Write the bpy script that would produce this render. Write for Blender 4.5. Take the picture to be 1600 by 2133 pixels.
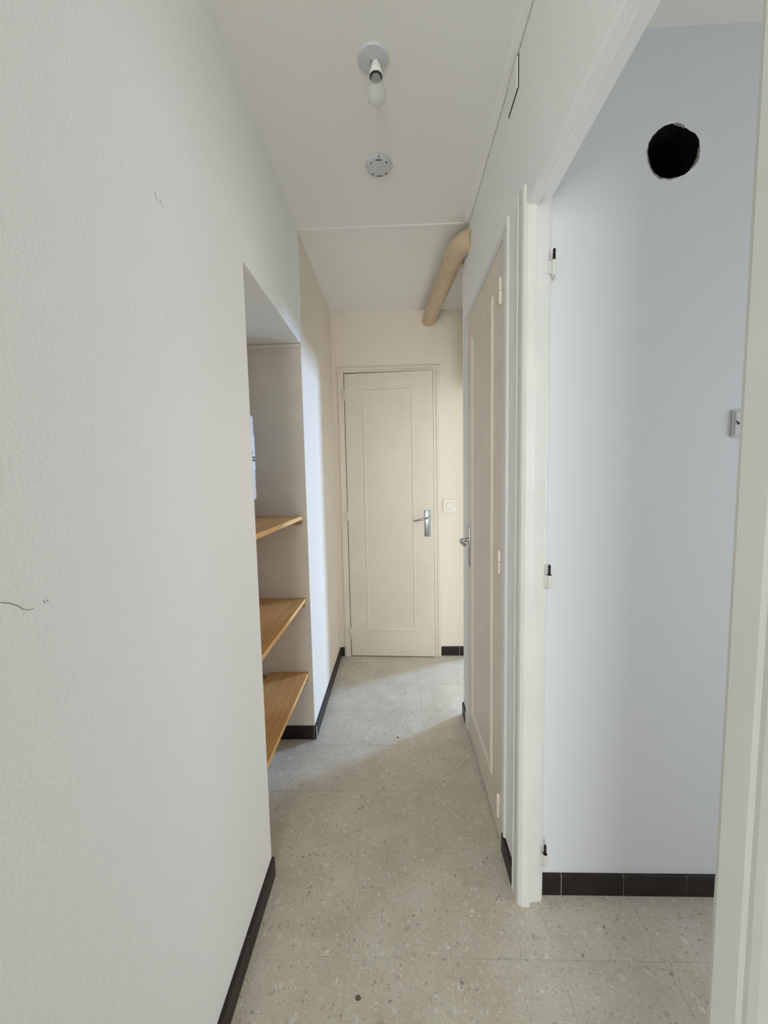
import bpy, bmesh, math, random
from mathutils import Vector, Matrix
random.seed(7)
PI = math.pi
sc = bpy.context.scene
for o in list(bpy.data.objects):
    bpy.data.objects.remove(o)
C = sc.collection

# ------------------------------------------------------------------ camera
cd = bpy.data.cameras.new('camera'); cam = bpy.data.objects.new('camera', cd); C.objects.link(cam)
cd.sensor_fit = 'HORIZONTAL'; cd.sensor_width = 36.0; cd.lens = 810.0/1600*36.0
cd.clip_start = 0.01; cd.clip_end = 60
rt = Vector((0.99936148, 0.02930776, -0.0204372))
dn = Vector((-0.01790912, -0.08406916, -0.99629897))
fw = Vector((-0.03091743, 0.99602883, -0.0834906))
m = Matrix((rt, -dn, -fw)).transposed().to_4x4(); m.translation = (0, 0, 1.30)
cam.matrix_world = m
sc.camera = cam

# ------------------------------------------------------------------ world, daylight at the windows, exposure
w = bpy.data.worlds.new('world'); sc.world = w; w.use_nodes = True
w.node_tree.nodes['Background'].inputs[0].default_value = (0.62, 0.78, 1.0, 1)
w.node_tree.nodes['Background'].inputs[1].default_value = 0.6

def window_light(name, loc, target, sx, sy, power, col, spread=160):
    l = bpy.data.lights.new(name, 'AREA'); l.shape = 'RECTANGLE'; l.size = sx; l.size_y = sy
    l.energy = power; l.color = col; l.spread = math.radians(spread)
    o = bpy.data.objects.new(name, l); C.objects.link(o); o.location = loc
    o.rotation_euler = (Vector(target)-Vector(loc)).to_track_quat('-Z', 'Y').to_euler()
    return o
# daylight entering the far room's balcony window, the side room's window and the window of the room behind
window_light('daylight_far_window', (5.10, 5.06, 1.90), (0.0, 2.50, 0.60), 0.62, 0.86, 175, (0.40, 0.61, 1.0), 120)
window_light('added_warm_light', (2.60, 5.40, 1.45), (2.2, 2.2, 0.6), 1.1, 1.4, 32, (1.0, 0.81, 0.57))  # added lamp at an added window, warms the light bounced into the passage
window_light('daylight_side_window', (2.32, 0.10, 1.12), (0.40, 0.62, 0.95), 1.1, 1.9, 12.6, (0.90, 0.95, 1.0))
window_light('daylight_room_window', (-0.60, -3.42, 1.45), (0.0, 0.0, 1.3), 1.6, 1.5, 80, (0.93, 0.975, 1.0))

vs = sc.view_settings
vs.view_transform = 'Standard'; vs.look = 'None'; vs.exposure = 0.12; vs.gamma = 1.0; vs.use_curve_mapping = False
sc.display_settings.display_device = 'sRGB'
sc.cycles.max_bounces = 16; sc.cycles.diffuse_bounces = 5; sc.cycles.glossy_bounces = 4
sc.cycles.use_denoising = True; sc.cycles.use_adaptive_sampling = True; sc.cycles.adaptive_threshold = 0.06; sc.cycles.adaptive_min_samples = 20

# ------------------------------------------------------------------ materials
def srgb(r, g, b):
    f = lambda c: c/12.92 if c <= .04045 else ((c+.055)/1.055)**2.4
    return (f(r/255), f(g/255), f(b/255), 1)
def mat(name, col, rough=.6, metal=0, bump=0, bscale=200, mottle=0, mscale=3, spec=.5, coat=0):
    M = bpy.data.materials.new(name); M.use_nodes = True
    nt = M.node_tree; N = nt.nodes; L = nt.links; p = N['Principled BSDF']
    p.inputs['Base Color'].default_value = col; p.inputs['Roughness'].default_value = rough
    p.inputs['Metallic'].default_value = metal; p.inputs['Specular IOR Level'].default_value = spec
    p.inputs['Coat Weight'].default_value = coat
    g = N.new('ShaderNodeNewGeometry')
    if mottle:
        n = N.new('ShaderNodeTexNoise'); n.inputs['Scale'].default_value = mscale; n.inputs['Detail'].default_value = 2
        L.new(g.outputs['Position'], n.inputs['Vector'])
        r = N.new('ShaderNodeValToRGB')
        r.color_ramp.elements[0].position = .35; r.color_ramp.elements[1].position = .68
        r.color_ramp.elements[0].color = tuple(c*(1-mottle) for c in col[:3])+(1,)
        r.color_ramp.elements[1].color = tuple(min(1, c*(1+mottle*.5)) for c in col[:3])+(1,)
        L.new(n.outputs['Fac'], r.inputs['Fac']); L.new(r.outputs['Color'], p.inputs['Base Color'])
    if bump:
        n2 = N.new('ShaderNodeTexNoise'); n2.inputs['Scale'].default_value = bscale; n2.inputs['Detail'].default_value = 1
        L.new(g.outputs['Position'], n2.inputs['Vector'])
        b = N.new('ShaderNodeBump'); b.inputs['Strength'].default_value = bump; b.inputs['Distance'].default_value = .002
        L.new(n2.outputs['Fac'], b.inputs['Height']); L.new(b.outputs['Normal'], p.inputs['Normal'])
    return M

M = {}
M['wall'] = mat('white_wall_paint', srgb(240, 240, 237), .55, bump=.3, bscale=160)
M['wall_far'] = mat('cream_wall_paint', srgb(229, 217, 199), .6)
M['wall_side'] = mat('white_paint_cool_light_tint', srgb(219, 220, 222), .6)  # white walls, slight blue of the daylight put into the colour
M['wall_niche'] = mat('grubby_shaded_niche_paint', srgb(220, 209, 194), .65, mottle=.05, mscale=7)  # grubby off-white, with shade put into the colour to keep the niche dim
M['wall_cream'] = mat('warm_cream_wall_paint', srgb(238, 228, 208), .7)  # unseen far room walls, tint chosen to warm the bounced light
M['ceiling'] = mat('ceiling_paint', srgb(239, 237, 230), .7)
M['door'] = mat('cream_door_gloss_paint', srgb(223, 211, 193), .42, mottle=.03, mscale=6)
M['frame'] = mat('white_frame_gloss_paint', srgb(219, 218, 210), .35, mottle=.04, mscale=9)
M['white'] = mat('white_plastic', srgb(232, 232, 229), .35)
M['grey_white'] = mat('grey_white_plastic', srgb(205, 205, 208), .5)
M['switch'] = mat('ivory_plastic', srgb(232, 224, 208), .35)
M['dark'] = mat('dark_slot', srgb(40, 38, 34), .8)
M['soot'] = mat('soot', srgb(20, 20, 18), .95, bump=.6, bscale=120, mottle=.4, mscale=60, spec=.1)
M['plaster'] = mat('broken_plaster', srgb(150, 146, 138), .95, bump=.8, bscale=180, mottle=.5, mscale=90, spec=.1)
M['chrome'] = mat('worn_chrome', srgb(168, 170, 172), .2, metal=1, mottle=.12, mscale=60)
M['pin'] = mat('rusty_pin', srgb(48, 34, 28), .6, metal=.6, mottle=.3, mscale=200)
M['pipe'] = mat('beige_pipe', srgb(206, 181, 148), .38, mottle=.05, mscale=12)
M['grout'] = mat('white_grout', srgb(205, 200, 190), .9)
M['skirt'] = mat('dark_brown_glazed_tile', srgb(40, 33, 29), .42, mottle=.3, mscale=22, spec=.3)
M['joint'] = mat('floor_joint', srgb(150, 140, 124), .9)
M['scuff'] = mat('grey_scuff', srgb(142, 140, 134), .9)
M['meter'] = mat('aged_meter_plastic', srgb(204, 201, 192), .45)
M['paper'] = mat('label_paper', srgb(208, 206, 198), .6)
M['ink'] = mat('black_ink', srgb(30, 32, 30), .7)
M['ink_green'] = mat('green_ink', srgb(86, 104, 72), .7)
M['line'] = mat('grey_line', srgb(150, 156, 158), .6)
M['wood_raw'] = mat('raw_wood_edge', srgb(226, 178, 108), .6, mottle=.12, mscale=40)
M['bulb'] = mat('frosted_bulb_glass', srgb(214, 215, 209), .35)
_n = M['bulb'].node_tree; _mx = _n.nodes.new('ShaderNodeMixShader'); _tr = _n.nodes.new('ShaderNodeBsdfTransparent'); _mx.inputs[0].default_value = .62
_n.links.new(_n.nodes['Principled BSDF'].outputs[0], _mx.inputs[1]); _n.links.new(_tr.outputs[0], _mx.inputs[2]); _n.links.new(_mx.outputs[0], _n.nodes['Material Output'].inputs[0])

def terrazzo():
    T = bpy.data.materials.new('terrazzo'); T.use_nodes = True
    nt = T.node_tree; N = nt.nodes; L = nt.links; p = N['Principled BSDF']
    g = N.new('ShaderNodeNewGeometry')
    # warp so that chips are not perfect cells
    nz = N.new('ShaderNodeTexNoise'); nz.inputs['Scale'].default_value = 60; nz.inputs['Detail'].default_value = 1
    L.new(g.outputs['Position'], nz.inputs['Vector'])
    mx = N.new('ShaderNodeMix'); mx.data_type = 'VECTOR'; mx.inputs[0].default_value = .017
    L.new(g.outputs['Position'], mx.inputs[4]); L.new(nz.outputs['Color'], mx.inputs[5])
    base = N.new('ShaderNodeTexNoise'); base.inputs['Scale'].default_value = 7; base.inputs['Detail'].default_value = 3
    L.new(g.outputs['Position'], base.inputs['Vector'])
    br = N.new('ShaderNodeValToRGB'); br.color_ramp.elements[0].position = .3; br.color_ramp.elements[1].position = .7
    br.color_ramp.elements[0].color = srgb(189, 179, 161); br.color_ramp.elements[1].color = srgb(204, 197, 181)
    L.new(base.outputs['Fac'], br.inputs['Fac'])
    col = br.outputs['Color']
    def chips(scale, lo, cols, col, seedvec, amt):
        mp = N.new('ShaderNodeMapping'); mp.inputs['Location'].default_value = seedvec
        L.new(mx.outputs[1], mp.inputs['Vector'])
        v = N.new('ShaderNodeTexVoronoi'); v.feature = 'F1'; v.inputs['Scale'].default_value = scale
        L.new(mp.outputs['Vector'], v.inputs['Vector'])
        sep = N.new('ShaderNodeSeparateColor'); L.new(v.outputs['Color'], sep.inputs['Color'])
        rc = N.new('ShaderNodeValToRGB'); rc.color_ramp.interpolation = 'CONSTANT'
        e = rc.color_ramp.elements
        while len(e) < len(cols): e.new(.5)
        for i, (pos, c) in enumerate(cols):
            e[i].position = pos; e[i].color = c
        L.new(sep.outputs['Red'], rc.inputs['Fac'])
        # chip size varies per cell
        th = N.new('ShaderNodeMath'); th.operation = 'MULTIPLY_ADD'; th.inputs[1].default_value = .34; th.inputs[2].default_value = lo
        L.new(sep.outputs['Green'], th.inputs[0])
        ss = N.new('ShaderNodeMath'); ss.operation = 'SUBTRACT'
        L.new(th.outputs[0], ss.inputs[0]); L.new(v.outputs['Distance'], ss.inputs[1])
        mr = N.new('ShaderNodeMapRange'); mr.inputs['From Min'].default_value = -.06; mr.inputs['From Max'].default_value = .10
        mr.inputs['To Max'].default_value = amt
        L.new(ss.outputs[0], mr.inputs['Value'])
        mi = N.new('ShaderNodeMix'); mi.data_type = 'RGBA'
        L.new(mr.outputs['Result'], mi.inputs[0]); L.new(col, mi.inputs[6]); L.new(rc.outputs['Color'], mi.inputs[7])
        return mi.outputs[2]
    col = chips(200, .12, [(0, srgb(219, 211, 196)), (.38, srgb(178, 166, 148)), (.66, srgb(198, 189, 171)), (.92, srgb(144, 131, 113))], col, (3, 5, 0), .75)
    col = chips(46, .06, [(0, srgb(213, 209, 197)), (.26, srgb(182, 174, 159)), (.46, srgb(204, 194, 175)), (.62, srgb(188, 185, 176)), (.78, srgb(221, 218, 208)), (.90, srgb(165, 154, 140))], col, (9, 2, 4), .62)
    col = chips(78, .02, [(0, srgb(221, 217, 205)), (.30, srgb(194, 187, 172)), (.58, srgb(175, 166, 151)), (.80, srgb(155, 148, 140)), (.91, srgb(130, 124, 119)), (.97, srgb(151, 128, 105))], col, (0, 0, 0), .8)
    col = chips(120, -.12, [(0, srgb(155, 147, 136)), (.5, srgb(115, 110, 105)), (.8, srgb(223, 220, 212))], col, (5, 7, 1), .85)
    L.new(col, p.inputs['Base Color'])
    rn = N.new('ShaderNodeMapRange'); rn.inputs['To Min'].default_value = .30; rn.inputs['To Max'].default_value = .46
    L.new(base.outputs['Fac'], rn.inputs['Value']); L.new(rn.outputs['Result'], p.inputs['Roughness'])
    p.inputs['Specular IOR Level'].default_value = .4
    return T
M['terrazzo'] = terrazzo()

def wood(name, c0, c1, along_y=True, rough=.45):
    T = bpy.data.materials.new(name); T.use_nodes = True
    nt = T.node_tree; N = nt.nodes; L = nt.links; p = N['Principled BSDF']
    g = N.new('ShaderNodeNewGeometry'); mp = N.new('ShaderNodeMapping')
    mp.inputs['Scale'].default_value = (60, 3, 60) if along_y else (3, 60, 60)
    L.new(g.outputs['Position'], mp.inputs['Vector'])
    n = N.new('ShaderNodeTexNoise'); n.inputs['Scale'].default_value = 1.6; n.inputs['Detail'].default_value = 8; n.inputs['Distortion'].default_value = .6
    L.new(mp.outputs['Vector'], n.inputs['Vector'])
    r = N.new('ShaderNodeValToRGB'); r.color_ramp.elements[0].position = .3; r.color_ramp.elements[1].position = .7
    r.color_ramp.elements[0].color = c0; r.color_ramp.elements[1].color = c1
    L.new(n.outputs['Fac'], r.inputs['Fac']); L.new(r.outputs['Color'], p.inputs['Base Color'])
    p.inputs['Roughness'].default_value = rough
    return T
M['shelf'] = wood('honey_oak_board', srgb(190, 140, 84), srgb(216, 168, 110))
M['batten'] = wood('stained_batten', srgb(164, 112, 60), srgb(188, 136, 80), False)

# ------------------------------------------------------------------ helpers
def new(): return bmesh.new()
def box(bm, x0, x1, y0, y1, z0, z1, bev=0, seg=2):
    vs_ = [bm.verts.new((x, y, z)) for x in (x0, x1) for y in (y0, y1) for z in (z0, z1)]
    idx = [(0, 1, 3, 2), (4, 6, 7, 5), (0, 4, 5, 1), (2, 3, 7, 6), (0, 2, 6, 4), (1, 5, 7, 3)]
    fs = [bm.faces.new([vs_[i] for i in f]) for f in idx]
    if bev:
        es = list({e for f in fs for e in f.edges})
        bmesh.ops.bevel(bm, geom=es, offset=bev, segments=seg, affect='EDGES', profile=.5)
    return bm
def extrude(bm, poly, lo, hi, axis='z'):
    """closed 2-D polygon extruded along an axis: z takes (x,y), y takes (x,z), x takes (y,z)"""
    def P(a, b, t):
        return {'z': (a, b, t), 'y': (a, t, b), 'x': (t, a, b)}[axis]
    A = [bm.verts.new(P(a, b, lo)) for a, b in poly]; B = [bm.verts.new(P(a, b, hi)) for a, b in poly]
    n = len(poly)
    fs = [bm.faces.new(A), bm.faces.new(B[::-1])]
    for i in range(n):
        fs.append(bm.faces.new([A[i], A[(i+1) % n], B[(i+1) % n], B[i]]))
    bmesh.ops.recalc_face_normals(bm, faces=fs)
    return bm
def lathe(bm, prof, origin, axis=(0, 0, 1), seg=32, cap=True):
    """profile of (radius, height) turned about an axis through origin"""
    q = Vector((0, 0, 1)).rotation_difference(Vector(axis).normalized()); o = Vector(origin)
    rings = []; fs = []
    for r, h in prof:
        if r < 1e-6: rings.append([bm.verts.new(o+q @ Vector((0, 0, h)))])
        else: rings.append([bm.verts.new(o+q @ Vector((r*math.cos(2*PI*k/seg), r*math.sin(2*PI*k/seg), h))) for k in range(seg)])
    for a, b in zip(rings, rings[1:]):
        for k in range(seg):
            k2 = (k+1) % seg
            if len(a) == 1 and len(b) == 1: continue
            if len(a) == 1: fs.append(bm.faces.new([a[0], b[k], b[k2]]))
            elif len(b) == 1: fs.append(bm.faces.new([a[k], a[k2], b[0]]))
            else: fs.append(bm.faces.new([a[k], a[k2], b[k2], b[k]]))
    if cap:
        for r_ in (rings[0], rings[-1]):
            if len(r_) > 1: fs.append(bm.faces.new(r_))
    bmesh.ops.recalc_face_normals(bm, faces=fs)
    return bm
def tube(bm, pts, rad, seg=24, flat=1.0, cap=True):
    pts = [Vector(p) for p in pts]; rads = rad if isinstance(rad, (list, tuple)) else [rad]*len(pts)
    rings = []; up = None; fs = []
    for i, p in enumerate(pts):
        t = (pts[min(i+1, len(pts)-1)]-pts[max(i-1, 0)]).normalized()
        if up is None: up = Vector((0, 0, 1)) if abs(t.z) < .9 else Vector((0, 1, 0))
        s = t.cross(up).normalized(); u = s.cross(t).normalized(); up = u
        rings.append([bm.verts.new(p+s*rads[i]*math.cos(2*PI*k/seg)+u*rads[i]*flat*math.sin(2*PI*k/seg)) for k in range(seg)])
    for a, b in zip(rings, rings[1:]):
        for k in range(seg): fs.append(bm.faces.new([a[k], a[(k+1) % seg], b[(k+1) % seg], b[k]]))
    if cap: fs.append(bm.faces.new(rings[0])); fs.append(bm.faces.new(rings[-1]))
    bmesh.ops.recalc_face_normals(bm, faces=fs)
    return bm

W = {}
def thing(name, loc, label, cat, group=None, kind=None):
    o = bpy.data.objects.new(name, None); C.objects.link(o); o.location = loc; o.empty_display_size = .05
    W[o] = Vector(loc); tag(o, label, cat, group, kind); return o
def tag(o, label=None, cat=None, group=None, kind=None):
    if label: o['label'] = label
    if cat: o['category'] = cat
    if group: o['group'] = group
    if kind: o['kind'] = kind
    return o
def obj(name, bm, material, parent=None, smooth=False, origin=None):
    """geometry is written in world coordinates; the origin moves to its base centre"""
    lo = Vector([min(v.co[i] for v in bm.verts) for i in range(3)]); hi = Vector([max(v.co[i] for v in bm.verts) for i in range(3)])
    c = Vector(origin) if origin else Vector(((lo.x+hi.x)/2, (lo.y+hi.y)/2, lo.z))
    for v in bm.verts: v.co -= c
    me = bpy.data.meshes.new(name); bm.to_mesh(me); bm.free()
    if smooth:
        me.polygons.foreach_set('use_smooth', [True]*len(me.polygons))
        if hasattr(me, 'set_sharp_from_angle'): me.set_sharp_from_angle(angle=math.radians(40))
    me.materials.append(M[material] if isinstance(material, str) else material)
    o = bpy.data.objects.new(name, me); C.objects.link(o); W[o] = c
    if parent: o.parent = parent; o.location = c-W[parent]
    else: o.location = c
    return o
def piece(name, me, loc, parent, rz=0):
    o = bpy.data.objects.new(name, me); C.objects.link(o); o.parent = parent; o.location = Vector(loc)-W[parent]
    o.rotation_euler.z = rz; W[o] = Vector(loc); return o
def struct(name, bm, material, label, cat='wall'):
    return tag(obj(name, bm, material), label, cat, kind='structure')

# ------------------------------------------------------------------ main measures (metres)
XL, XR, XB = -.43, .355, .43        # corridor walls, back face of the right partition
YN, YB, YE = 1.168, 1.858, 2.782    # niche near side, niche far side, end wall
ZC = 2.452                          # ceiling
YS = 1.13                           # end wall of the side room
XN = -.72                           # back of the niche
DY0, DY1 = .417, 1.085              # opening to the side room
YF = 2.06                           # end of the right wall

# ------------------------------------------------------------------ floor with its tiles
bm = new(); box(bm, -2.2, 5.5, -3.8, 6.0, -.06, -.0009)
floor = struct('floor', bm, 'terrazzo', 'beige speckled terrazzo tile floor running down the corridor', 'floor')
P_ = .283; GX, GY = -.155, .956
tb = new(); box(tb, -P_/2+.0004, P_/2-.0004, -P_/2+.0004, P_/2-.0004, -.012, 0, .0003, 1)
tile = bpy.data.meshes.new('tile'); tb.to_mesh(tile); tb.free(); tile.materials.append(M['terrazzo'])
def covered(x, y):
    h = P_/2
    for (a, b, c, d) in ((XN, XR, YN, YB), (XL, XR, -1.0, YE), (XR, 2.4, -.9, YS), (XR, 2.4, YF, YE), (.57, 2.4, YE, 4.4)):
        if x+h > a and x-h < b and y+h > c and y-h < d: return True
    return False
near = []
for i in range(-6, 13):
    for j in range(-8, 17):
        x, y = GX+(i+.5)*P_, GY+(j+.5)*P_
        if covered(x, y): near.append((math.hypot(x, y-.6), x, y))
near.sort()
for d, x, y in near[:300]:
    piece('tile', tile, (x, y, random.uniform(-.0002, .0002)), floor)
if len(near) > 300:
    bm = new()
    for d, x, y in near[300:]:
        box(bm, x-P_/2+.001, x+P_/2-.001, y-P_/2+.001, y+P_/2-.001, -.012, 0)
    tag(obj('tile_field', bm, 'terrazzo', floor), kind='stuff')
def chip(name, x, y, r, mname):
    bm = new(); pts = [(x+r*random.uniform(.7, 1.1)*math.cos(a), y+r*.8*random.uniform(.7, 1.1)*math.sin(a)) for a in [2*PI*k/7 for k in range(7)]]
    extrude(bm, pts, -.001, .0009); return obj(name, bm, mname, floor)
M['chip_brown'] = mat('brown_stone_chip', srgb(104, 88, 74), .5)
M['chip_blue'] = mat('blue_speck', srgb(60, 74, 110), .5)
chip('stone_chip', -.011, 1.863, .0075, 'chip_brown'); chip('stone_chip', -.117, .870, .008, 'chip_brown'); chip('speck', -.344, 1.234, .003, 'chip_blue')

# ------------------------------------------------------------------ ceiling and walls
bm = new(); box(bm, -2.2, 5.5, -3.8, 6.0, ZC, ZC+.10)
struct('ceiling', bm, 'ceiling', 'off-white painted ceiling over the narrow corridor', 'ceiling')

bm = new()
box(bm, XL-.13, XL, -1.0, YN, 0, ZC)                       # near stretch
box(bm, XN-.10, XL-.13, YN-.10, YN, 0, ZC)                 # its return into the niche
box(bm, XL-.13, XL, YN, YB, 1.937, ZC)                     # head over the niche
box(bm, XN-.10, XL-.13, YN, YB, 1.937, ZC)
wall_left = struct('wall_left', bm, 'wall', 'white painted left wall with the shelf niche opening')
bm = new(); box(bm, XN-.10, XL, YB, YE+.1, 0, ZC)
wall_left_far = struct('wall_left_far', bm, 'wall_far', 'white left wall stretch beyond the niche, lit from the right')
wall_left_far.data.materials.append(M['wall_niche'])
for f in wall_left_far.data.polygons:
    if abs(f.normal.y) > .9: f.material_index = 1     # the face turned into the niche gets the darker tone that keeps it dim
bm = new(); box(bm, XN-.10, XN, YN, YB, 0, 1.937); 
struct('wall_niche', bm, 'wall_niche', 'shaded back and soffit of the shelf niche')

# end wall with a recess for its door
bm = new()
ox0, ox1, oz = -.352, .274, 2.047
box(bm, XN, ox0, YE, YE+.10, 0, ZC); box(bm, ox1, .57, YE, YE+.10, 0, ZC); box(bm, ox0, ox1, YE, YE+.10, oz, ZC)
wall_back = struct('wall_back', bm, 'wall_far', 'cream end wall of the corridor with a closed door')
bm = new(); box(bm, XN-.1, .57, YE+.75, YE+.83, 0, ZC); box(bm, XN-.1, XN, YE+.1, YE+.75, 0, ZC); box(bm, .49, .57, YE+.1, 6.0, 0, ZC)
struct('wall_closet', bm, 'wall_far', 'walls of the small room behind the end door')

# right partition: near stretch, head over the open doorway, stretch with the closed door
AY0, AY1, AZ = 1.292, 1.921, 2.046
bm = new()
box(bm, XR, XB, -1.0, DY0-.035, 0, ZC); box(bm, XR, XB, DY0-.035, DY1+.040, 2.055, ZC)
box(bm, XR, XB, DY1+.040, AY0, 0, ZC); box(bm, XR, XB, AY1, YF, 0, ZC); box(bm, XR, XB, AY0, AY1, AZ, ZC)
wall_right = struct('wall_right', bm, 'wall', 'white painted right partition wall with two doorways')
# walls of the cupboard behind the closed door
bm = new(); box(bm, XB, 5.3, YF-.07, YF, 0, ZC); box(bm, 1.15, 1.22, YS+.07, YF-.07, 0, ZC)
struct('wall_right_far', bm, 'wall_cream', 'wall closing the cupboard behind the cream door')

# side room end wall with a ragged flue hole
hx, hz, hr = .751, 2.151, .0665
bm = new()
NS = 56
hole = []
for k in range(NS):
    a = 2*PI*k/NS
    r = hr*(1+.020*math.sin(3*a+1.2)+.018*math.sin(5*a)+random.uniform(-.016, .016))
    if .25 < a < .75: r *= 1.05
    hole.append((hx+r*math.cos(a), hz+r*1.01*math.sin(a)))
x0, x1 = XB-.003, 2.42
def ringface(bm, y, flip):
    outer = [(x0, 0), (x1, 0), (x1, ZC), (x0, ZC)]
    ov = [bm.verts.new((a, y, b)) for a, b in outer]; hv = [bm.verts.new((a, y, b)) for a, b in hole]
    es = [bm.edges.new((ov[i], ov[(i+1) % 4])) for i in range(4)]+[bm.edges.new((hv[i], hv[(i+1) % NS])) for i in range(NS)]
    bmesh.ops.triangle_fill(bm, use_beauty=True, use_dissolve=False, edges=es)
    return ov, hv
fo, fh = ringface(bm, YS, False); bo, bh = ringface(bm, YS+.07, True)
for i in range(4): bm.faces.new([fo[i], fo[(i+1) % 4], bo[(i+1) % 4], bo[i]])
bmesh.ops.recalc_face_normals(bm, faces=bm.faces[:])
wall_side = struct('wall_side', bm, 'wall_side', 'white end wall of the side room, tinted for its cool daylight, with a round black hole')
# flue lining in the hole
bm = new(); fs = []
ringsp = [(1.0, .0), (.985, .008), (.93, .020), (.90, .05), (.88, .30)]
rg = []
for s, d in ringsp:
    rg.append([bm.verts.new((hx+(a-hx)*s*(1+(random.uniform(-.02, .02) if 0 < d < .1 else 0)), YS+d, hz+(b-hz)*s*(1+(random.uniform(-.02, .02) if 0 < d < .1 else 0)))) for a, b in hole])
for a, b in zip(rg, rg[1:]):
    for k in range(NS): fs.append(bm.faces.new([a[k], a[(k+1) % NS], b[(k+1) % NS], b[k]]))
fs.append(bm.faces.new(rg[-1]))
obj('flue_lining', bm, 'soot', wall_side)
# chipped plaster round the rim, on the lower left and right as in the photograph
bm = new()
for (a0, a1, wd) in ((2.95, 5.05, .0042), (-.75, .12, .0045), (1.15, 1.55, .004)):
    n = 22; prev = None
    for k in range(n+1):
        a = a0+(a1-a0)*k/n; i = int(round((a % (2*PI))/(2*PI)*NS)) % NS
        hxk, hzk = hole[i]; ux, uz = math.cos(a), math.sin(a)
        t = wd*math.sin(PI*k/n)**.5*random.uniform(.6, 1.2)+.0004
        cur = [bm.verts.new((hxk-ux*.002, YS+.002, hzk-uz*.002)), bm.verts.new((hxk+ux*t*.4, YS-.0016, hzk+uz*t*.4)), bm.verts.new((hxk+ux*t, YS-.0002, hzk+uz*t))]
        if prev:
            for q in range(2): bm.faces.new([prev[q], cur[q], cur[q+1], prev[q+1]])
        prev = cur
obj('chipped_rim', bm, 'plaster', wall_side)

# rest of the side room, the far room and the room behind, each with its window, plus one added in the far room's end wall
def window_wall(name, axis, at, th, a0, a1, w0, w1, z0, z1, mname, label):
    bm = new()
    def bb(p, q, r, s):
        if axis == 'x': box(bm, at, at+th, p, q, r, s)
        else: box(bm, p, q, at, at+th, r, s)
    bb(a0, w0, 0, ZC); bb(w1, a1, 0, ZC); bb(w0, w1, 0, z0); bb(w0, w1, z1, ZC)
    return struct(name, bm, mname, label)
def window(name, axis, at, w0, w1, z0, z1, label):
    loc = (at, (w0+w1)/2, z0) if axis == 'x' else ((w0+w1)/2, at, z0)
    t = thing(name, loc, label, 'window', kind='structure')
    def bar(nm, p, q, r, s, d=.03):
        bm = new()
        if axis == 'x': box(bm, at-d, at+d, p, q, r, s, .004, 1)
        else: box(bm, p, q, at-d, at+d, r, s, .004, 1)
        obj(nm, bm, 'frame', t)
    f = .05
    bar('frame_rail', w0, w1, z0, z0+f); bar('frame_rail', w0, w1, z1-f, z1)
    bar('frame_stile', w0, w0+f, z0+f, z1-f); bar('frame_stile', w1-f, w1, z0+f, z1-f)
    mid = (w0+w1)/2; bar('mullion', mid-.035, mid+.035, z0+f, z1-f)
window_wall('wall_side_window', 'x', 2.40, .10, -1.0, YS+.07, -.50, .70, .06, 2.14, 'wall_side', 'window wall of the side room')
window('window_1', 'x', 2.46, -.50, .70, .06, 2.14, 'white balcony window of the side room')
window_wall('wall_far_window', 'x', 5.20, .10, YF-.1, 5.9, 4.70, 5.42, .12, 2.36, 'wall_cream', 'window wall of the far room')
window('window_2', 'x', 5.26, 4.70, 5.42, .12, 2.36, 'white balcony window of the far room')
window_wall('wall_rear_window', 'y', -3.65, .10, -1.9, 2.0, -1.45, .25, .65, 2.25, 'wall', 'window wall of the room behind')
window('window_3', 'y', -3.59, -1.45, .25, .65, 2.25, 'white casement window of the room behind')
window_wall('wall_far_end', 'y', 5.50, .10, .57, 5.3, 2.00, 3.20, .70, 2.20, 'wall_cream', 'end wall of the far room')
window('added_window', 'y', 5.56, 2.00, 3.20, .70, 2.20, 'unseen casement window added in the end wall of the far room for warm light')  # added for the warm lamp, out of view
bm = new(); box(bm, .50, .57, YF, YE, 1.93, ZC); struct('wall_added_lintel', bm, 'wall_far', 'unseen lintel added over the passage to shade the upper left wall')  # unseen, added to cut the window light high on the left wall
bm = new(); box(bm, -1.9, -1.8, -3.6, -1.0, 0, ZC); box(bm, 1.9, 2.0, -3.6, -1.0, 0, ZC)
struct('wall_rear_sides', bm, 'wall', 'side walls of the room behind')
bm = new(); box(bm, -1.9, XL, -1.1, -1.0, 0, ZC); box(bm, XR, 2.5, -1.1, -1.0, 0, ZC)
struct('wall_rear', bm, 'wall', 'wall between the corridor and the room behind')

# ------------------------------------------------------------------ trims along ceiling and niche
bm = new(); extrude(bm, [(XR-.024, ZC), (XR-.022, ZC-.003), (XR-.006, ZC-.006), (XR-.0015, ZC-.0055), (XR-.0015, ZC)], -1.0, 1.868, 'y')
tag(obj('trim_1', bm, 'ceiling'), 'slim painted cable cover along the right edge of the ceiling', 'trim', kind='structure')
bm = new(); extrude(bm, [(1.872, ZC), (1.877, ZC-.0022), (1.888, ZC-.0026), (1.889, ZC)], XL, XR-.020, 'x')
tag(obj('trim_2', bm, 'ceiling'), 'thin painted joint strip crossing the ceiling', 'trim', kind='structure')
bm = new(); extrude(bm, [(XL, 1.862), (XL+.0035, 1.863), (XL+.0035, 1.874), (XL, 1.876)], 1.925, ZC-.006, 'z')
tag(obj('trim_3', bm, 'frame'), 'thin upright joint strip at the far edge of the niche head', 'trim', kind='structure')
bm = new(); extrude(bm, [(YB, 1.937), (YB-.010, 1.935), (YB-.010, 1.928), (YB-.005, 1.921), (YB, 1.919)], XN, XL+.006, 'x')
tag(obj('trim_4', bm, 'wall_far'), 'small moulding under the niche soffit on the far side', 'trim', kind='structure')

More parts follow.
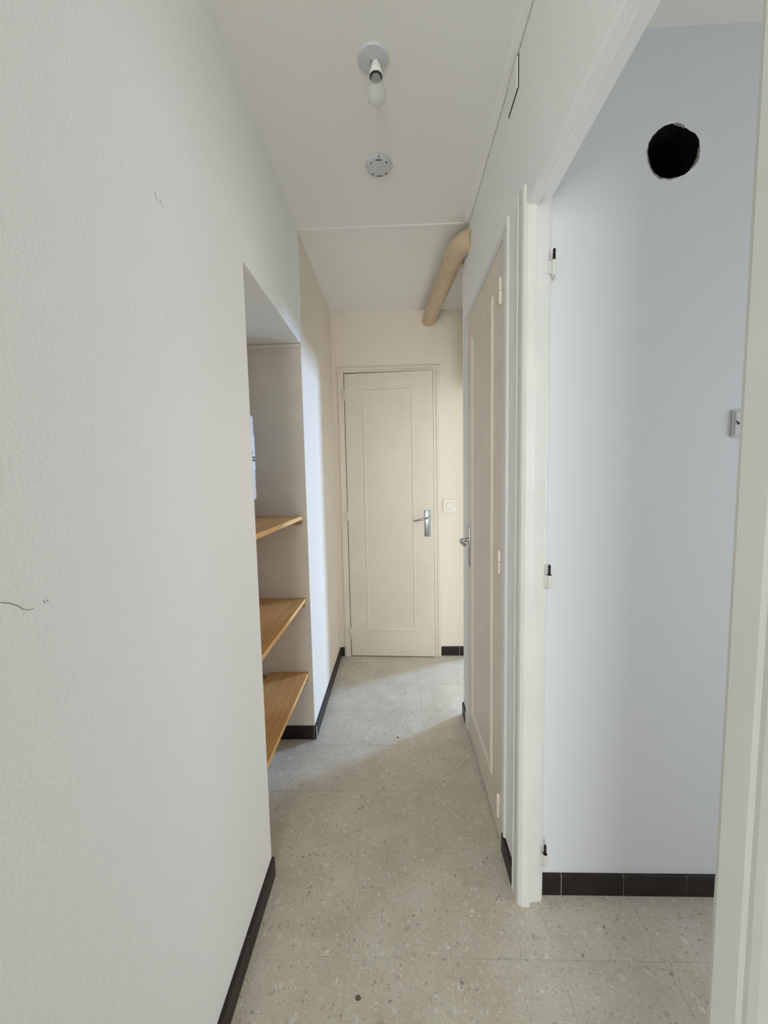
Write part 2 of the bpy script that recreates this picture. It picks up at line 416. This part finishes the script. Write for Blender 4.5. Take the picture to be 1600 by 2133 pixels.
# ------------------------------------------------------------------ dark tiled baseboards
def rounded_tile(length):
    b = new(); h, t = .067, .0095
    prof = [(0, 0), (t, 0), (t, h-.006), (t-.0018, h-.002), (t-.005, h), (0, h)]
    extrude(b, prof, -length/2+.0012, length/2-.0012, 'x')   # profile (y,z) along x, face towards +y
    me = bpy.data.meshes.new('baseboard_tile'); b.to_mesh(me); b.free(); me.materials.append(M['skirt']); return me
SK = {}
def baseboard(name, label, p0, p1, joints, normal):
    """p0..p1 along the wall foot (x,y); joints are distances from p0; normal points into the room"""
    a, b = Vector(p0), Vector(p1); L_ = (b-a).length; d = (b-a)/L_; n = Vector(normal)
    q = [a, b, b+n*.0075, a+n*.0075]
    bm = new(); extrude(bm, [(v.x, v.y) for v in q], 0, .0645)
    o = tag(obj(name, bm, 'grout'), label, 'baseboard', kind='structure')
    cuts = [0]+[j for j in joints if .004 < j < L_-.004]+[L_]
    ang = math.atan2(n.y, n.x)-PI/2
    for c0, c1 in zip(cuts, cuts[1:]):
        ln = round(c1-c0, 4)
        if ln not in SK: SK[ln] = rounded_tile(ln)
        mid = a+d*(c0+c1)/2
        piece('baseboard_tile', SK[ln], (mid.x, mid.y, 0), o, ang)
def steps(start, pitch, n): return [start+pitch*k for k in range(n)]
baseboard('baseboard_left', 'dark brown tiled baseboard along the near left wall', (XL, -1.0), (XL, YN+.006), steps(.049, .19, 12), (1, 0))
baseboard('baseboard_niche', 'black-brown tiled baseboard under the lowest shelf on the niche side', (XL+.010, YB), (XN, YB), [.012, .202], (0, -1))
baseboard('baseboard_left_far', 'dark tiled baseboard along the left wall beyond the niche', (XL, YB-.004), (XL, YE), steps(.19, .19, 4), (1, 0))
baseboard('baseboard_back', 'short dark tiled baseboard to the right of the end door', (.312, YE), (.57, YE), [.137], (0, -1))
baseboard('baseboard_back_left', 'tiny dark baseboard piece to the left of the end door', (XL+.010, YE), (-.397, YE), [], (0, -1))
baseboard('baseboard_right', 'short dark baseboard between the two right-hand door frames', (XR, 1.150), (XR, 1.268), [], (-1, 0))
baseboard('baseboard_right_far', 'short dark baseboard at the far end of the right wall', (XR, 1.975), (XR, YF+.004), [], (-1, 0))
baseboard('baseboard_side', 'dark brown tiled baseboard with white joints in the side room', (XB, YS), (2.40, YS), [.062, .252, .443, .633, .823, 1.013, 1.203, 1.393, 1.583, 1.773], (0, -1))
baseboard('baseboard_right_near', 'dark tiled baseboard on the near right wall', (XR, -1.0), (XR, .355), steps(.19, .19, 8), (-1, 0))

# ------------------------------------------------------------------ doors
def moulding_ring(bm, a0, a1, z0, z1, width, height, put):
    """raised frame moulding: put(a, z, out) maps to world"""
    prof = [(0, 0), (width*.25, height*.75), (width*.5, height), (width*.78, height*.55), (width, -.0005)]
    rings = []
    for s, h in prof:
        rings.append([bm.verts.new(put(a, z, h)) for a, z in ((a0+s, z0+s), (a1-s, z0+s), (a1-s, z1-s), (a0+s, z1-s))])
    fs = []
    for r0, r1 in zip(rings, rings[1:]):
        for k in range(4): fs.append(bm.faces.new([r0[k], r0[(k+1) % 4], r1[(k+1) % 4], r1[k]]))
    bmesh.ops.recalc_face_normals(bm, faces=fs)

def hinge(parent, x, y, z0, z1, r=.0062, mname='door'):
    zm = (z0+z1)/2
    bm = new(); lathe(bm, [(r*.4, z0-.004), (r*.8, z0-.001), (r, z0+.002), (r, zm-.0008)], (x, y, 0), seg=14)
    h = obj('hinge', bm, mname, parent, True)
    bm = new(); lathe(bm, [(r, zm+.0008), (r, z1-.002), (r*.8, z1+.001), (r*.4, z1+.004)], (x, y, 0), seg=14)
    obj('knuckle', bm, mname, h, True)
    bm = new(); lathe(bm, [(r*.8, zm-.001), (r*.8, zm+.001)], (x, y, 0), seg=12); obj('pin', bm, 'pin', h)

# --- door at the end of the corridor, standing a touch ajar towards us
d1 = thing('door_1', (-.04, YE, 0), 'cream panelled door at the end of the corridor with a chrome lever', 'door', kind='structure')
fy = YE-.011
bm = new(); extrude(bm, [(-.394, YE), (-.394, fy+.004), (-.390, fy), (-.372, fy), (-.368, fy+.004), (-.350, fy+.004), (-.350, YE+.06), (-.352, YE+.06), (-.352, YE)], 0, 2.044)
obj('jamb', bm, 'door', d1)
bm = new(); extrude(bm, [(.317, YE), (.317, fy+.004), (.313, fy), (.295, fy), (.291, fy+.004), (.272, fy+.004), (.272, YE+.06), (.274, YE+.06), (.274, YE)], 0, 2.044)
obj('jamb', bm, 'door', d1)
bm = new(); extrude(bm, [(YE, 2.084), (fy+.004, 2.084), (fy, 2.080), (fy, 2.066), (fy+.004, 2.062), (fy+.004, 2.045), (YE+.06, 2.045), (YE+.06, 2.047), (YE, 2.047)], -.394, .317, 'x')
obj('head', bm, 'door', d1)
leaf = new(); box(leaf, -.346, .268, YE-.010, YE+.028, .006, 2.038, .0015, 1)
lf = obj('leaf', leaf, 'door', d1, origin=(-.346, YE-.010, .006))
bm = new(); moulding_ring(bm, -.226, .134, .196, 1.926, .020, .0026, lambda a, z, h: (a, YE-.010-h, z))
obj('panel_moulding', bm, 'door', lf)
bm = new(); box(bm, .201, .243, YE-.0135, YE-.010, .890, 1.077, .0015, 2)
pl = obj('handle_plate', bm, 'chrome', lf, True); pl['label'] = 'worn chrome handle plate'
bm = new(); lathe(bm, [(.0105, 0), (.0105, .012), (.008, .016), (.008, .048)], (.222, YE-.013, 1.022), (0, -1, 0), 18)
tube(bm, [(.224, YE-.056, 1.022), (.205, YE-.059, 1.020), (.175, YE-.058, 1.014), (.140, YE-.055, 1.007), (.122, YE-.052, 1.004)], [.0085, .0090, .0085, .0078, .0055], 14, .75)
obj('lever', bm, 'chrome', lf, True)
for za, zb in ((1.858, 1.922), (1.010, 1.077), (.150, .213)): hinge(d1, -.350, fy-.003, za, zb, .0062)
lf.rotation_euler.z = math.radians(-2.6)

# --- closed cream door in the right wall
d2 = thing('door_2', (XR, 1.606, 0), 'closed cream panelled door in the right wall with a chrome lever', 'door', kind='structure')
bm = new(); box(bm, XR-.004, XR+.036, 1.296, 1.917, .008, 2.040, .0015, 1)
lf2 = obj('leaf', bm, 'door', d2)
bm = new(); moulding_ring(bm, 1.412, 1.800, .158, 1.930, .030, .008, lambda a, z, h: (XR-.004-h, a, z))
obj('panel_moulding', bm, 'door', lf2)
bm = new(); extrude(bm, [(XR, 1.290), (XR+.05, 1.290), (XR+.05, 1.2925), (XR, 1.294), (XR-.006, 1.293), (XR-.006, 1.268), (XR-.003, 1.264), (XR, 1.264)], 0, 2.0425)
obj('jamb', bm, 'frame', d2)
bm = new(); extrude(bm, [(XR, 1.919), (XR+.05, 1.9205), (XR+.05, 1.923), (XR, 1.975), (XR-.004, 1.974), (XR-.007, 1.965), (XR-.007, 1.925), (XR-.004, 1.919)], 0, 2.0425)
obj('jamb', bm, 'frame', d2)
bm = new(); extrude(bm, [(XR-.004, 2.043), (XR+.05, 2.0435), (XR+.05, 2.046), (XR, 2.075), (XR-.002, 2.074), (XR-.005, 2.068), (XR-.005, 2.046)], 1.264, 1.975, 'y')
obj('head', bm, 'frame', d2)
def bead(y, r, z0, z1, parent, x=XR):
    b = new(); extrude(b, [(x+.0005, y+r)]+[(x-r*.9*math.sin(PI*k/8), y+r*math.cos(PI*k/8)) for k in range(1, 8)]+[(x+.0005, y-r)], z0, z1)
    return obj('bead', b, 'frame', parent, True)
bead(1.252, .0085, .068, 2.078, d2)
for za, zb in ((1.852, 1.930), (.977, 1.053), (.092, .177)): hinge(d2, XR-.0095, 1.304, za, zb, .0068)
bm = new(); box(bm, XR-.0085, XR-.0038, 1.856, 1.896, .874, 1.065, .0015, 2)
pl2 = obj('handle_plate', bm, 'chrome', lf2, True)
bm = new(); lathe(bm, [(.011, 0), (.011, .010), (.0085, .013), (.0085, .030)], (XR-.008, 1.876, 1.000), (-1, 0, 0), 18)
tube(bm, [(XR-.034, 1.880, 1.000), (XR-.044, 1.872, 1.000), (XR-.047, 1.850, .998), (XR-.047, 1.815, .996), (XR-.044, 1.775, .993), (XR-.042, 1.768, .992)], [.0085, .0095, .0095, .0092, .0085, .006], 14, .8)
obj('lever', bm, 'chrome', lf2, True)

# --- open doorway to the side room: frame without a leaf, hinge pins left on the far jamb
d3 = thing('door_3', (.39, .75, 0), 'white frame of the open doorway to the side room, door leaf missing', 'door frame', kind='structure')
far = [(XR, 1.142), (XR-.006, 1.141), (XR-.008, 1.136), (XR-.008, 1.100), (XR-.005, 1.092), (XR+.004, 1.086), (.378, 1.084), (.384, 1.087), (.386, 1.098), (.418, 1.102), (.426, 1.106), (XB, 1.112), (XB+.001, 1.1255), (XR, 1.1255)]
bm = new(); extrude(bm, far, 0, 2.058); obj('jamb', bm, 'frame', d3, False)
bead(1.1365, .0075, 0, 2.056, d3, XR-.004)
nearp = [(XR, .340), (XR-.0015, .345), (XR-.003, .356), (XR-.0035, .366), (XR-.0030, .372), (XR-.0040, .378), (XR-.0040, .408), (XR-.002, .414), (XR+.004, .418), (.378, .419), (.386, .405), (XB, .400), (XB, .382), (XR, .382)]
bm = new(); extrude(bm, nearp, 0, 2.058); obj('jamb', bm, 'frame', d3, False)
bm = new(); extrude(bm, [(XR-.001, 2.0585), (XR-.001, 2.012), (XR+.004, 2.006), (.378, 2.004), (.384, 2.008), (.386, 2.024), (.424, 2.030), (XB, 2.040), (XB, 2.0585)], .384, 1.1255, 'y')
obj('head', bm, 'wall', d3, False)
for zt in (1.902, 1.049, .190):
    px, py = .4325, 1.100
    bm = new(); lathe(bm, [(.0048, zt-.070), (.0066, zt-.067), (.0068, zt-.030)], (px, py, 0), seg=14)
    h = obj('hinge', bm, 'frame', d3, True)
    bm = new(); lathe(bm, [(.0062, zt-.0305), (.0062, zt-.028), (.0036, zt-.0275), (.0036, zt-.003), (.002, zt)], (px, py, 0), seg=12)
    p = obj('hinge_pin', bm, 'pin', h, True); p['label'] = 'rusty bare hinge pin'
    bm = new(); box(bm, .4185, .4335, 1.1005, 1.1035, zt-.064, zt-.031, .0005, 1); obj('hinge_leaf', bm, 'frame', h)

# ------------------------------------------------------------------ shelves in the niche
def shelf(z, label, notch=False):
    t = thing('shelf', (-.585, 1.51, z-.016), label, 'shelf', 'wooden shelves in the niche')
    x1 = -.452
    if notch: poly = [(XN+.002, YN+.001), (x1, YN+.001), (x1, YB-.001), (-.646, YB-.001), (-.646, 1.737), (XN+.002, 1.737)]
    else: poly = [(XN+.002, YN+.001), (x1, YN+.001), (x1, YB-.001), (XN+.002, YB-.001)]
    bm = new(); extrude(bm, poly, z-.017, z); b = obj('board', bm, 'shelf', t)
    bm = new(); box(bm, x1, x1+.0012, YN+.001, YB-.001, z-.0172, z+.0002); e = obj('edge_band', bm, 'wood_raw', b); e['label'] = 'pale front edge band'
    for ya, yb_ in ((YB-.021, YB-.001), (YN+.001, YN+.021)):
        bm = new(); box(bm, XN+.002, x1-.002, ya, yb_, z-.040, z-.0175, .001, 1); obj('batten', bm, 'batten', t)
    bm = new(); box(bm, XN+.001, XN+.021, YN+.021, YB-.021, z-.040, z-.0175, .001, 1); obj('batten', bm, 'batten', t)
shelf(1.133, 'top wooden shelf in the niche, just below the white meter box')
shelf(.728, 'middle wooden shelf of the three in the niche')
shelf(.350, 'lowest wooden shelf in the niche, with a notched back corner', True)

# ------------------------------------------------------------------ electricity meter in the niche
mt = thing('meter_box', (-.66, 1.54, 1.215), 'white electricity meter box with small labels above the top niche shelf', 'meter')
fx = -.604
bm = new(); box(bm, XN+.001, fx, 1.43, 1.680, 1.222, 1.585, .012, 3); mb = obj('body', bm, 'meter', mt, True)
bm = new(); box(bm, XN+.001, fx-.006, 1.455, 1.655, 1.205, 1.235, .006, 2); obj('terminal_cover', bm, 'meter', mt, True)
def plate(y0, y1, z0, z1, mname, name, par, t=.0012, off=0):
    b = new(); box(b, fx-.001, fx+t+off, y0, y1, z0, z1); return obj(name, b, mname, par)
lab = plate(1.500, 1.673, 1.350, 1.500, 'paper', 'label_panel', mt)
for (y0, y1, z0, z1) in ((1.560, 1.663, 1.4965, 1.4985), (1.560, 1.663, 1.464, 1.4655), (1.6615, 1.663, 1.464, 1.4985), (1.560, 1.672, 1.3805, 1.382), (1.560, 1.672, 1.353, 1.3545), (1.6705, 1.672, 1.353, 1.382)):
    plate(y0, y1, z0, z1, 'line', 'label_line', lab, .0012, .0003)
for (y0, y1, z0, z1) in ((1.638, 1.672, 1.4035, 1.4085), (1.638, 1.672, 1.3885, 1.3945), (1.646, 1.652, 1.3895, 1.405), (1.660, 1.666, 1.3895, 1.4075)):
    plate(y0, y1, z0, z1, 'ink', 'printed_mark', lab, .0012, .0003)
for (y0, y1, z0, z1) in ((1.628, 1.646, 1.4185, 1.424), (1.634, 1.650, 1.4245, 1.428), (1.622, 1.640, 1.431, 1.435)):
    plate(y0, y1, z0, z1, 'ink_green', 'printed_mark', lab, .0012, .0003)
bm = new(); box(bm, fx-.001, fx+.0008, 1.44, 1.6775, 1.3115, 1.3125); obj('seam', bm, 'line', mt)

# ------------------------------------------------------------------ ceiling fittings
lx, ly = -.034, 1.167
la = thing('ceiling_lamp', (lx, ly, 2.335), 'bare white bulb in a lamp holder on a round ceiling rose', 'lamp')
bm = new(); lathe(bm, [(.0425, ZC), (.0425, ZC-.003), (.040, ZC-.006), (.012, ZC-.0085), (0, ZC-.0085)], (lx-.007, ly, 0), seg=40); obj('ceiling_rose', bm, 'grey_white', la, True)
bm = new(); lathe(bm, [(.006, ZC-.006), (.008, ZC-.012), (.0125, ZC-.020), (.0155, ZC-.030), (.0175, ZC-.034), (.0180, ZC-.046)], (lx, ly, 0), seg=28); hd = obj('lamp_holder', bm, 'ceiling', la, True)
bm = new(); lathe(bm, [(.0165, ZC-.0455), (.0175, ZC-.048), (.0165, ZC-.0495)], (lx, ly, 0), seg=28); obj('holder_gap', bm, 'dark', hd, True)
bm = new(); lathe(bm, [(.0135, ZC-.048), (.0145, ZC-.056), (.020, ZC-.070), (.0255, ZC-.085), (.0262, ZC-.092), (.0235, ZC-.104), (.0165, ZC-.113), (.008, ZC-.1175), (0, ZC-.1185)], (lx, ly, 0), seg=32); obj('bulb', bm, 'bulb', la, True)
bm = new(); tube(bm, [(lx-.0135, ly-.004, ZC-.007), (lx-.0135, ly-.006, ZC-.016), (lx-.0140, ly-.004, ZC-.028), (lx-.0140, ly-.002, ZC-.032)], [.0022, .0014, .0014, .002], 10); obj('hook', bm, 'scuff', la, True)

dx, dy = -.040, 1.531
de = thing('smoke_detector', (dx, dy, ZC-.011), 'round grey-white smoke detector on the ceiling past the bulb', 'detector')
bm = new(); lathe(bm, [(.0490, ZC), (.0492, ZC-.003), (.0475, ZC-.0045)], (dx, dy, 0), seg=40); obj('base', bm, 'grey_white', de, True)
bm = new(); lathe(bm, [(.0470, ZC-.004), (.0462, ZC-.0085), (.043, ZC-.0100), (.034, ZC-.0106), (0, ZC-.0110)], (dx, dy, 0), seg=40); cv = obj('cover', bm, 'grey_white', de, True)
for a0, wd in ((90, 34), (45, 12), (132, 12), (270, 34), (222, 12), (318, 12)):
    bm = new(); n = 8; r0, r1 = .0358, .0386
    pts = [(dx+r0*math.cos(math.radians(a0-wd/2+wd*k/n)), dy+r0*math.sin(math.radians(a0-wd/2+wd*k/n))) for k in range(n+1)]
    pts += [(dx+r1*math.cos(math.radians(a0+wd/2-wd*k/n)), dy+r1*math.sin(math.radians(a0+wd/2-wd*k/n))) for k in range(n+1)]
    extrude(bm, pts, ZC-.0112, ZC-.0090); obj('slot', bm, 'dark', cv)
bm = new(); lathe(bm, [(.0028, ZC-.006), (.0028, ZC-.010), (0, ZC-.011)], (dx+.002, dy-.0495, 0), seg=10); obj('test_button', bm, 'scuff', de, True)

# beige pipe under the far ceiling, turning into the right wall
pp = thing('waste_pipe', (.28, 2.3, 2.34), 'beige plastic pipe under the ceiling bending into the right wall', 'pipe')
e0 = Vector((.312, 1.985, 2.383)); s0 = Vector((.2475, YE, 2.386)); dirn = (e0-s0).normalized()
bm = new(); tube(bm, [s0, e0], .0460, 32); obj('straight_pipe', bm, 'pipe', pp, True)
pts = [e0-dirn*.03, e0]; k1 = e0+dirn*.075; end = Vector((XR+.02, 1.872, 2.374))
for k in range(1, 9):
    t = k/8; pts.append(e0*(1-t)**2+k1*2*t*(1-t)+end*t*t)
bm = new(); tube(bm, pts, [.0485]*len(pts), 32); obj('elbow', bm, 'pipe', pp, True)
bm = new(); lathe(bm, [(.0470, 0), (.0510, .001), (.0510, .022), (.0470, .024)], e0-dirn*.035, tuple(-dirn), 32); obj('socket_collar', bm, 'pipe', pp, True)

# junction cover at the top of the right wall
jb = thing('junction_cover', (XR, 1.21, 2.36), 'small white junction cover high on the right wall under the cable cover', 'cover')
bm = new(); box(bm, XR-.0045, XR-.001, 1.166, 1.252, 2.360, 2.440, .0012, 1); o = obj('cover_plate', bm, 'ceiling', jb)
bm = new(); box(bm, XR-.0015, XR+.0002, 1.1625, 1.255, 2.3565, 2.441); obj('shadow_sheet', bm, 'dark', jb)  # dark sheet behind the plate stands for the shadow line round it

# light switch by the end door
sw = thing('light_switch', (.380, YE, 1.056), 'square ivory light switch with a round button beside the end door', 'switch')
bm = new(); box(bm, .337, .423, YE-.009, YE, 1.058, 1.148, .003, 2); sp = obj('switch_plate', bm, 'switch', sw)
bm = new(); lathe(bm, [(.0275, 0), (.0275, .0012), (.0262, .0012)], (.382, YE-.0088, 1.104), (0, -1, 0), 32, False); obj('button_gap', bm, 'scuff', sp)
bm = new(); lathe(bm, [(.0262, 0), (.0262, .002), (.0245, .0035), (0, .0035)], (.382, YE-.0088, 1.104), (0, -1, 0), 32); obj('button', bm, 'switch', sw, True)

# fixing plate in the side room, half behind the near jamb
wp = thing('wall_plate', (.968, YS, 1.395), 'small grey plate with dark screw holes on the side room wall', 'plate')
bm = new(); box(bm, .9375, .988, YS-.008, YS, 1.398, 1.473, .004, 2); obj('plate_body', bm, 'grey_white', wp)
bm = new(); box(bm, .9418, .980, YS-.011, YS-.007, 1.403, 1.467, .002, 2); pb = obj('plate_face', bm, 'grey_white', wp)
for px, pz, r in ((.9450, 1.4400, .0024), (.9492, 1.4345, .0040)):
    bm = new(); lathe(bm, [(r, 0), (r, .0006), (0, .0006)], (px, YS-.0108, pz), (0, -1, 0), 12); obj('screw_hole', bm, 'dark', pb)

# ------------------------------------------------------------------ marks on the walls
def scratch(name, pts, wd, parent, mname='scuff'):
    """thin raised scar on the left wall, points (y, z)"""
    bm = new(); prev = None
    for i, (y, z) in enumerate(pts):
        a = pts[max(i-1, 0)]; b = pts[min(i+1, len(pts)-1)]
        t = Vector((b[0]-a[0], b[1]-a[1])).normalized(); n = Vector((-t.y, t.x))
        w_ = wd*(.25+.75*math.sin(PI*(i+.5)/len(pts)))
        cur = [bm.verts.new((XL-.0002, y+n.x*w_, z+n.y*w_)), bm.verts.new((XL+.0005, y, z)), bm.verts.new((XL-.0002, y-n.x*w_, z-n.y*w_))]
        if prev:
            for q in range(2): bm.faces.new([prev[q], cur[q], cur[q+1], prev[q+1]])
        prev = cur
    return obj(name, bm, mname, parent)
scratch('scratch', [(.385, 1.1795), (.399, 1.1755), (.408, 1.172), (.417, 1.166), (.423, 1.160), (.429, 1.157), (.436, 1.1565)], .0009, wall_left)
scratch('scratch', [(.738, 1.634), (.747, 1.627), (.756, 1.619), (.766, 1.611)], .0005, wall_left, 'grout')
scratch('plaster_scar', [(.744, 1.834), (.7455, 1.829), (.746, 1.824), (.7475, 1.821), (.750, 1.820)], .0012, wall_left)
scratch('plaster_scar', [(.757, 1.824), (.760, 1.825), (.7615, 1.828), (.764, 1.8235), (.766, 1.820)], .0009, wall_left)
scratch('plaster_scar', [(.4485, 1.1625), (.450, 1.160), (.4515, 1.158)], .0010, wall_left)
scratch('plaster_scar', [(.4530, 1.1620), (.4545, 1.1600), (.4555, 1.1590)], .0008, wall_left)
scratch('plaster_scar', [(.8985, 1.1245), (.900, 1.122), (.901, 1.120)], .0010, wall_left)
scratch('plaster_scar', [(1.112, 1.925), (1.113, 1.919), (1.114, 1.911)], .0010, wall_left, 'grout')
